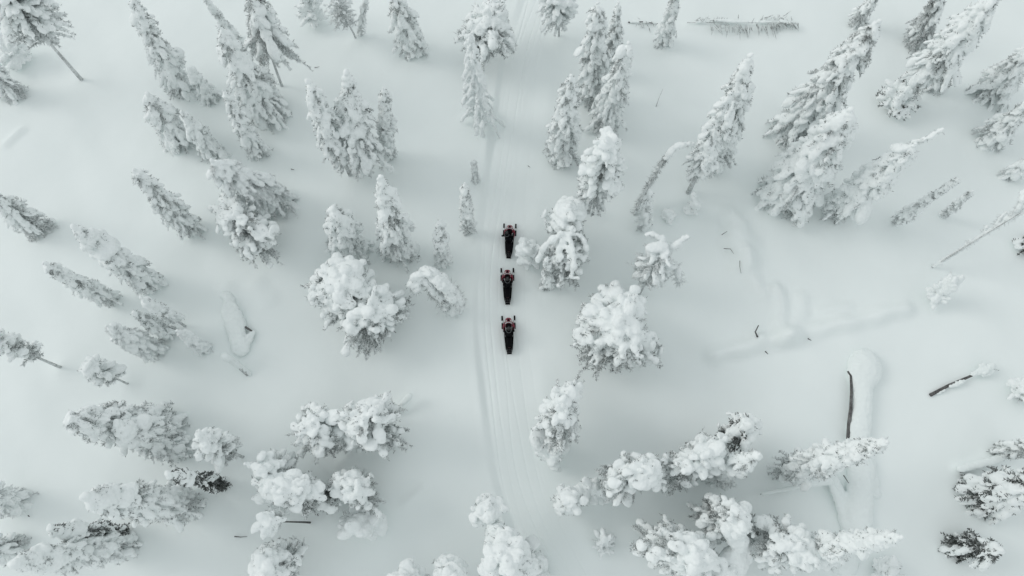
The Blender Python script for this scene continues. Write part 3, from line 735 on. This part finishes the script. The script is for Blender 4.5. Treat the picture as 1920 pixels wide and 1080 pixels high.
fallen('fallen_log', 'short dark log half covered in snow with white knobs on its upper end', 'log',
       [(1744, 741, .1), (1780, 722, .25), (1820, 705, .4), (1858, 690, .6)], (.13, .07),
       [([(1757, 738, .12), (1772, 731, .2)], [.1, .13]), ([(1782, 725, .3), (1796, 719, .35), (1806, 713, .4)], [.12, .2, .16]), ([(1824, 703, .45), (1842, 694, .6), (1862, 684, .7)], [.2, .3, .2]), ([(1846, 702, .5), (1860, 696, .5)], [.22, .16]), ([(1836, 688, .65), (1842, 682, .75)], [.16, .12])], voxel=.05, amp=.3, disp=.16, twigs=[(1845, 690, 14, .15, -.15, 14)])
fallen('fallen_tree', 'fallen tree with a comb of hanging rimed twigs along the top edge', 'fallen tree',
       [(1288, 43, .2), (1325, 43, .22), (1360, 43, .22), (1395, 44, .24), (1430, 44, .24), (1490, 48, .1)], (.04, .02),
       [([(1305, 42, .2), (1322, 42, .24)], [.13, .13]), ([(1338, 38, .3), (1372, 41, .33), (1400, 42, .33)], [.16, .22, .16]), ([(1420, 42, .3), (1445, 44, .3)], [.18, .14]), ([(1460, 45, .25), (1484, 47, .22)], [.2, .16])], voxel=.06, amp=.16,
       twigs=[(1400, 46, 60, .05, -1.25, 46), (1400, 42, 85, .25, .6, 34), (1330, 40, 30, .3, .35, 20), (1450, 36, 25, .3, .2, 20), (1475, 46, 20, .1, -.6, 40), (1360, 46, 30, .1, -.5, 30)], bark=BARK, tone=1, disp=.1)
fallen('fallen_log', 'dark thin log poking from the snow left of the fallen tree with hanging twigs', 'log',
       [(1178, 41, .08), (1205, 40, .15), (1235, 44, .12)], (.06, .04), [([(1184, 40, .15), (1196, 40, .2)], [.12, .14]), ([(1208, 41, .2), (1216, 41, .2)], [.14, .12]), ([(1226, 42, .2), (1232, 43, .2)], [.11, .11])], voxel=.06, amp=.12,
       twigs=[(1210, 42, 16, .1, -.4, 16)])
fallen('tree_stump', 'short snow-coated leaning stump below the hollow snow drift at left', 'stump',
       [(466, 702, .1), (445, 685, .9), (422, 668, 1.6)], (.2, .16), [([(466, 700, .1), (445, 683, .9), (420, 666, 1.7)], [.24, .27, .34])], voxel=.06, bark=BARK)
fallen('snow_drift', 'hollow snow drift over a buried log with a dark pocket at left', 'snow drift',
       [(452, 602, .3), (458, 612, .3), (474, 622, .3), (462, 652, .2)], (.1, .1),
       [([(426, 556, .0), (436, 580, .1), (440, 604, .15), (446, 630, .3), (452, 652, .2)], [.45, .6, .8, .75, .7]), ([(448, 648, .3), (464, 638, .3), (474, 624, .3)], [.5, .42, .3]), ([(430, 585, .1), (436, 610, .1)], [.6, .5])], voxel=.08, flat=.4, amp=.16, disp=.16)
fallen('buried_sapling', 'little snow-capped sapling bent flat right of the twin-crowned tree', 'sapling',
       [(740, 776, .1), (755, 760, .5), (770, 742, .9)], (.05, .03), [([(742, 772, .2), (757, 756, .6), (768, 744, .9)], [.16, .24, .3])], voxel=.06, bark=BARK, twigs=[(745, 765, 6, 0, -.3, 6)])
fallen('buried_log', 'long log sunk in the snow beside a dark grey spruce at right', 'log',
       [(1795, 884, .1), (1850, 872, .35), (1885, 858, .5)], (.14, .1), [([(1796, 880, .12), (1850, 867, .35), (1885, 853, .5)], [.3, .32, .3])], voxel=.07)
fallen('fallen_branch', 'broken branch lying in the snow drift above the left end of the buried ridge', 'branch', [(1415, 637, .05), (1413, 625, .4), (1420, 612, .5)], (.07, .04), [])
def stick(px, dz0, dz1, r, label, bark=BARK_DARK):
    base = gz(*px[0]); rng = np.random.default_rng(hash_seed(label))
    zs = np.linspace(dz0, dz1, len(px))
    P = np.array([gz(u, v, z) for (u, v), z in zip(px, zs)]) - base
    o = link('twig', tube_mesh(P, np.linspace(r * .55, r * .25, len(P)), 6), bark); o.location = base
    tag(o, label, 'twig')
stick([(1230, 200), (1236, 183), (1243, 167)], .0, .9, .07, 'lone grey stick standing in open snow right of the trailside spruces', BARK)
stick([(440, 1006), (452, 1007), (464, 1006)], .12, .2, .07, 'short dark stick lying flat in the snow at lower left')
stick([(590, 126), (594, 126), (599, 125)], .1, .15, .06, 'tiny dark twig in the snow above the many-headed pine')
stick([(545, 316), (551, 317)], .1, .15, .07, 'tiny dark twig in the snow right of the tall broad spruce')
stick([(990, 309), (994, 312)], .06, .16, .05, 'tiny twig on the trail beside the snowy spruce nearest it')
stick([(1513, 636), (1520, 639)], .25, .3, .09, 'dark stub poking from the long buried ridge, right one of two')
stick([(1434, 659), (1440, 664)], .25, .3, .10, 'dark stub poking from the long buried ridge, left one of two')
stick([(1352, 442), (1360, 439)], .35, .4, .06, 'dark twig showing at the upper left of the snow drift on the right')
stick([(1357, 466), (1367, 470), (1373, 479)], .35, .42, .05, 'curved dark twig on the left side of the snow drift on the right')
stick([(1383, 494), (1384, 504), (1388, 514)], .3, .2, .05, 'dark twig hanging at the tail of the snow drift on the right')
stick([(1582, 891), (1592, 906)], .9, 1.0, .08, 'dark broken twig on the snow pillow of the buried fallen tree')
stick([(1553, 905), (1566, 930), (1573, 962), (1576, 985)], .4, .1, .09, 'dark root curving beside the foot of the buried fallen tree')
stick([(1556, 1042), (1559, 1053)], .5, .5, .07, 'dark twig below the foot of the buried fallen tree')
stick([(56, 967), (58, 969)], .1, .2, .08, 'dark twig tip left of the large white-nosed spruce')

# ------------------------------------------------------------------ snowmobiles
RED = simple('crimson_paint', (0.23, 0.004, 0.028), .32, coat=.4, noise=.1)
BLACK = simple('black_plastic', (0.004, 0.004, 0.005), .8)
VINYL = simple('seat_vinyl', (0.004, 0.004, 0.005), .9)
RUBBER = simple('track_rubber', (0.005, 0.005, 0.005), .9)
METAL = simple('grey_metal', (0.10, 0.10, 0.105), .5, .6)
WIND = simple('windscreen', (0.5, 0.5, 0.51), .25, coat=.4)
LAMP = simple('headlight_lens', (0.6, 0.6, 0.58), .15, coat=.6)
SUIT = simple('black_suit', (0.004, 0.004, 0.005), .95, noise=.3)
GREYTRIM = simple('grey_trim', (0.09, 0.095, 0.10), .8)
REFLECT = simple('reflective_patch', (0.18, 0.185, 0.19), .7)
HELM = simple('helmet_shell', (0.005, 0.005, 0.006), .5, coat=.15)
VISOR = simple('helmet_visor', (0.02, 0.022, 0.025), .1, coat=.5)
for _m in (BLACK, VINYL, RUBBER, SUIT): _m.node_tree.nodes['Principled BSDF'].inputs['Specular IOR Level'].default_value = .12
def loft(secs, n=20, e=2.6):
    """sections: y, cx, half width, z bottom, z top"""
    V = []
    for s in secs:
        y, cx, w, z0, z1 = s
        for k in range(n):
            a = 2 * math.pi * k / n; c, q = math.cos(a), math.sin(a)
            V.append((cx + w * math.copysign(abs(c) ** (2 / e), c), y, (z0 + z1) / 2 + (z1 - z0) / 2 * math.copysign(abs(q) ** (2 / e), q)))
    loops, sizes = [], []
    for i in range(len(secs) - 1):
        for k in range(n):
            loops += [i * n + k, i * n + (k + 1) % n, (i + 1) * n + (k + 1) % n, (i + 1) * n + k]; sizes.append(4)
    loops += list(range(n))[::-1]; sizes.append(n)
    loops += [(len(secs) - 1) * n + k for k in range(n)]; sizes.append(n)
    me = raw_mesh(V, loops, sizes)
    bm = bmesh.new(); bm.from_mesh(me); bmesh.ops.recalc_face_normals(bm, faces=bm.faces); bm.to_mesh(me); bm.free()
    return me
def strip(rows, thick):
    """rows of points -> sheet with thickness"""
    V = np.array(rows, float); ny, nx = V.shape[:2]
    i = np.arange(ny * nx).reshape(ny, nx)
    q = np.stack([i[:-1, :-1], i[:-1, 1:], i[1:, 1:], i[1:, :-1]], 2).reshape(-1, 4)
    me = raw_mesh(V.reshape(-1, 3), q, np.full(len(q), 4))
    bm = bmesh.new(); bm.from_mesh(me); bmesh.ops.solidify(bm, geom=bm.faces[:], thickness=thick); bmesh.ops.recalc_face_normals(bm, faces=bm.faces); bm.to_mesh(me); bm.free()
    return me
def make_sled():
    o = empty('snowmobile', (0, 0, 0), 'x', 'snowmobile', 'snowmobiles driving in a line along the trail')
    link('hood', loft([(1.25, 0, .10, .42, .50), (1.20, 0, .19, .34, .58), (1.09, 0, .25, .28, .68), (.92, 0, .275, .26, .78), (.74, 0, .28, .26, .86), (.58, 0, .27, .28, .92), (.46, 0, .22, .3, .92)]), RED, o)
    hv = link('hood_vent', loft([(1.10, 0, .05, .60, .69), (.98, 0, .08, .70, .775), (.86, 0, .07, .77, .84)], 12, 4), BLACK, o)
    for s in (-1, 1):
        link('headlight', loft([(.98, s * .17, .03, .66, .74), (.90, s * .18, .055, .68, .80), (.82, s * .19, .03, .72, .82)], 12), LAMP, o)
        link('side_panel', loft([(.86, s * .30, .05, .30, .58), (.66, s * .37, .08, .28, .72), (.42, s * .39, .09, .28, .78), (.22, s * .37, .07, .30, .74), (.08, s * .33, .04, .34, .62)], 14), RED, o)
        k = link('ski', strip([[(s * .50 + dx, y, z) for dx in (-.065, -.03, .03, .065)] for y, z in
                               [(1.50, .24), (1.44, .17), (1.34, .10), (1.2, .06), (.9, .05), (.6, .05), (.45, .06)]], .03), BLACK, o)
        link('ski_handle', tube_mesh([(s * .50, 1.46, .2), (s * .50, 1.36, .26), (s * .50, 1.22, .22), (s * .50, 1.14, .08)], [.022] * 4, 6), BLACK, k)
        link('ski_snow', loft([(1.17, s * .50, .04, .05, .09), (1.10, s * .50, .062, .05, .13), (.98, s * .50, .062, .05, .13), (.92, s * .50, .04, .05, .09)], 12), SNOW_TREE, k)
        link('spindle', loft([(.90, s * .50, .035, .06, .20), (.80, s * .50, .055, .06, .42), (.68, s * .49, .055, .08, .46), (.56, s * .48, .035, .08, .30)], 12), BLACK, o)
        link('suspension_arm', join([tube_mesh([(s * .48, .78, .36), (s * .24, .84, .42)], [.022, .026], 6), tube_mesh([(s * .48, .66, .28), (s * .24, .60, .32)], [.022, .026], 6)]), METAL, o)
        link('running_board', loft([(.25, s * .31, .07, .24, .29), (-.3, s * .29, .075, .24, .29), (-.9, s * .26, .06, .25, .30), (-1.35, s * .23, .04, .27, .32)], 12, 5), BLACK, o)
    ws = [[(x, y0 + dy - .38 * x * x / .09 * .35, z) for x in np.linspace(-.29, .29, 9)] for y0, dy, z in [(.80, 0, .86), (.70, 0, 1.0), (.63, 0, 1.10)]]
    link('windscreen', strip(ws, .012), WIND, o)
    link('dashboard', loft([(.60, 0, .20, .80, .96), (.46, 0, .22, .78, 1.0), (.30, 0, .16, .76, .98)], 16, 3), BLACK, o)
    h = link('handlebar', tube_mesh([(-.40, .20, 1.02), (-.30, .27, 1.04), (-.12, .32, 1.0), (.12, .32, 1.0), (.30, .27, 1.04), (.40, .20, 1.02)], [.018] * 6, 8), BLACK, o)
    for s in (-1, 1):
        link('hand_guard', strip([[(s * .26, .36, z), (s * .36, .37, z), (s * .45, .30, z), (s * .47, .22, z)] for z in (.97, 1.10)], .015), RED, h)
    link('seat', loft([(.30, 0, .13, .5, .78), (.10, 0, .17, .5, .80), (-.3, 0, .19, .5, .80), (-.8, 0, .20, .5, .80), (-1.15, 0, .19, .52, .84), (-1.28, 0, .15, .54, .82)], 20, 3.5), VINYL, o)
    link('tunnel', loft([(.3, 0, .21, .30, .52), (-.6, 0, .215, .30, .53), (-1.52, 0, .20, .36, .52)], 16, 6), BLACK, o)
    link('track', loft([(.55, 0, .17, .10, .32), (.3, 0, .18, .0, .34), (-1.2, 0, .18, .0, .34), (-1.45, 0, .18, .05, .34), (-1.55, 0, .18, .12, .28)], 16, 5), RUBBER, o)
    link('snow_flap', strip([[(x, y, z) for x in (-.19, 0, .19)] for y, z in [(-1.50, .50), (-1.60, .38), (-1.66, .18)]], .02), BLACK, o)
    link('rear_bumper', tube_mesh([(-.23, -1.30, .50), (-.235, -1.48, .52), (-.20, -1.60, .52), (.20, -1.60, .52), (.235, -1.48, .52), (.23, -1.30, .50)], [.018] * 6, 8), METAL, o)
    link('tail_light', loft([(-1.26, 0, .10, .70, .80), (-1.31, 0, .10, .70, .79)], 12, 4), simple('tail_lens', (.03, .004, .005), .4), o)
    rk = link('cargo_rack', join([tube_mesh([(s * .15, -1.28, .56), (s * .15, -1.52, .56)], [.012] * 2, 6) for s in (-1, 0, 1)] + [tube_mesh([(-.17, -1.42, .56), (.17, -1.42, .56)], [.012] * 2, 6)]), METAL, o)
    return o
def skin_mesh(verts, edges, root=0, sub=2):
    me = bpy.data.meshes.new('b'); me.from_pydata([v[:3] for v in verts], edges, [])
    o = bpy.data.objects.new('b', me); COL.objects.link(o)
    md = o.modifiers.new('k', 'SKIN'); md.use_smooth_shade = True
    for i, v in enumerate(verts):
        sv = me.skin_vertices[0].data[i]; sv.radius = (v[3], v[4] if len(v) > 4 else v[3]); sv.use_root = (i == root)
    s = o.modifiers.new('s', 'SUBSURF'); s.levels = sub; s.render_levels = sub
    dg = bpy.context.evaluated_depsgraph_get(); out = bpy.data.meshes.new_from_object(o.evaluated_get(dg))
    bpy.data.objects.remove(o); bpy.data.meshes.remove(me); return out
def glove_mesh(s, hx, hy, hz):
    """palm, four fingers curled round the grip, thumb under it"""
    M = [loft([(hy - .10, hx - s * .005, .035, hz - .03, hz + .03), (hy - .05, hx, .045, hz - .015, hz + .045), (hy + .0, hx, .045, hz + .01, hz + .05), (hy + .03, hx, .038, hz + .012, hz + .045)], 12)]
    for k, (dx, ln) in enumerate([(-.034, .95), (-.012, 1.05), (.011, 1.0), (.033, .82)]):
        x = hx - s * dx * -1
        M.append(tube_mesh([(x, hy + .02, hz + .03), (x, hy + .02 + .035 * ln, hz + .022), (x, hy + .02 + .045 * ln, hz - .008), (x, hy + .02 + .02 * ln, hz - .034), (x, hy + .005, hz - .034)], [.0125, .0125, .0115, .0105, .009], 7))
    M.append(tube_mesh([(hx - s * .035, hy - .06, hz + .0), (hx - s * .062, hy - .03, hz - .015), (hx - s * .06, hy + .005, hz - .028), (hx - s * .045, hy + .025, hz - .03)], [.016, .015, .013, .01], 7))
    return fuse(join(M), .008, 0, 1)
def make_rider(lean, label, turn=0.0, arms_out=0.0):
    o = empty('person', (0, 0, 0), label, 'person', 'riders on the snowmobiles')
    lx = lean
    def sp(x, f, y, z): return (x + lx * f, y, z)
    hipY = -.42
    V = [(0, hipY, .90, .17, .15), (*sp(0, .35, hipY + .08, 1.10), .185, .155), (*sp(0, .75, hipY + .19, 1.33), .20, .16), (*sp(0, .95, hipY + .27, 1.48), .12, .10), (*sp(0, 1.05, hipY + .31, 1.57), .065), (*sp(0, 1.1, hipY + .34, 1.66), .085)]
    E = [(0, 1), (1, 2), (2, 3), (3, 4), (4, 5)]
    for s in (-1, 1):
        b = len(V)
        eo = arms_out if s < 0 else 0
        V += [(*sp(s * .23, .9, hipY + .24, 1.41), .085), (*sp(s * (.40 + eo), .6, hipY + .30, 1.20), .066), (s * .385, .06, 1.07, .048), (s * .375, .15, 1.055, .042)]
        E += [(3, b), (b, b + 1), (b + 1, b + 2), (b + 2, b + 3)]
        c = len(V)
        V += [(s * .15, hipY + .04, .90, .115), (s * .29, -.06, .88, .085), (s * .32, .10, .62, .075), (s * .31, .20, .40, .058), (s * .31, .22, .335, .055), (s * .31, .36, .33, .048)]
        E += [(0, c), (c, c + 1), (c + 1, c + 2), (c + 2, c + 3), (c + 3, c + 4), (c + 4, c + 5)]
    body = link('body', skin_mesh(V, E), SUIT, o)
    hc = np.array([lx * 1.1, hipY + .37, 1.70])
    S, _f = ICO[2][0], ICO[2][1]
    P = S.copy(); P[:, 1] *= 1.18; P[:, 2] *= 1.05; P[P[:, 2] < -.7, 2] = -.7
    ca, sa = math.cos(turn), math.sin(turn)
    P = P * .142; P = np.stack([P[:, 0] * ca - P[:, 1] * sa, P[:, 0] * sa + P[:, 1] * ca, P[:, 2]], 1) + hc
    hm = link('helmet', raw_mesh(P, _f, np.full(len(_f), 3)), HELM, o)
    rows = []
    for el in (-.35, .0, .32):
        rows.append([(hc[0] + .150 * math.sin(-turn + a) * math.cos(el), hc[1] + .172 * math.cos(-turn + a) * math.cos(el), hc[2] + .152 * math.sin(el)) for a in np.linspace(-1.0, 1.0, 9)])
    link('visor', strip(rows, .008), VISOR, hm)
    link('helmet_stripe', tube_mesh([(hc[0] + .03 * k * .3, hc[1] + .168 * math.sin(a), hc[2] + .149 * math.cos(a)) for k, a in enumerate(np.linspace(-.5, .2, 6))], [.010] * 6, 6), GREYTRIM, hm)
    cr = [(lx * 1.0 + .185 * math.sin(a), hipY + .26 - .165 * math.cos(a), 1.545 - .02 * math.cos(a)) for a in np.linspace(-1.9, 1.9, 15)]
    link('collar', tube_mesh(cr, [.016] + [.026] * 13 + [.016], 8), GREYTRIM, o)
    for s in (-1, 1):
        link('reflective_patch', loft([(hipY - .06, s * .295, .018, .93, .985), (hipY + .0, s * .305, .028, .93, 1.0), (hipY + .08, s * .30, .018, .93, .985)], 10), REFLECT, o)
        link('glove', glove_mesh(s, s * .37, .215, 1.045), SUIT, o)
        link('boot', loft([(.12, s * .31, .055, .29, .44), (.22, s * .31, .062, .29, .46), (.34, s * .31, .058, .29, .40), (.44, s * .31, .04, .29, .35)], 12), BLACK, o)
    link('jacket_hem', tube_mesh([(.20 * math.sin(a), hipY - .02 - .17 * math.cos(a), .93) for a in np.linspace(-1.5, 1.5, 11)], [.03] * 11, 8), SUIT, o)
    return o
def copy_tree(o, parent=None):
    c = o.copy(); COL.objects.link(c); c.parent = parent
    for ch in list(o.children): copy_tree(ch, c)
    return c
SLEDS = [((955.0, 448), -.035, 'leading snowmobile, red and black, farthest up the trail'),
         ((951.5, 533), .01, 'middle red and black snowmobile between the two others on the trail'),
         ((954.0, 624), .03, 'last red and black snowmobile, nearest the big round snowy tree')]
proto = make_sled()
for i, ((u, v), rz, lab) in enumerate(SLEDS):
    s = proto if i == 0 else copy_tree(proto)
    p = at(u, v, .3)
    z = float(np.mean(height(p[0] + np.array([-.5, .5, 0, 0]), p[1] + np.array([.9, .9, 0, -1])))) - .03
    s.location = (p[0], p[1], z); s.rotation_euler = (0, 0, rz); s['label'] = lab
    r = make_rider([-.20, .0, .0][i], ['rider in black leaning to the left on the leading snowmobile', 'rider in black suit and helmet seated upright on the middle snowmobile',
                   'rider in black with a grey collar ring seated on the last snowmobile'][i], [.45, -.05, .02][i], [.10, 0, 0][i])
    r.location = (p[0], p[1], z); r.rotation_euler = (0, 0, rz)
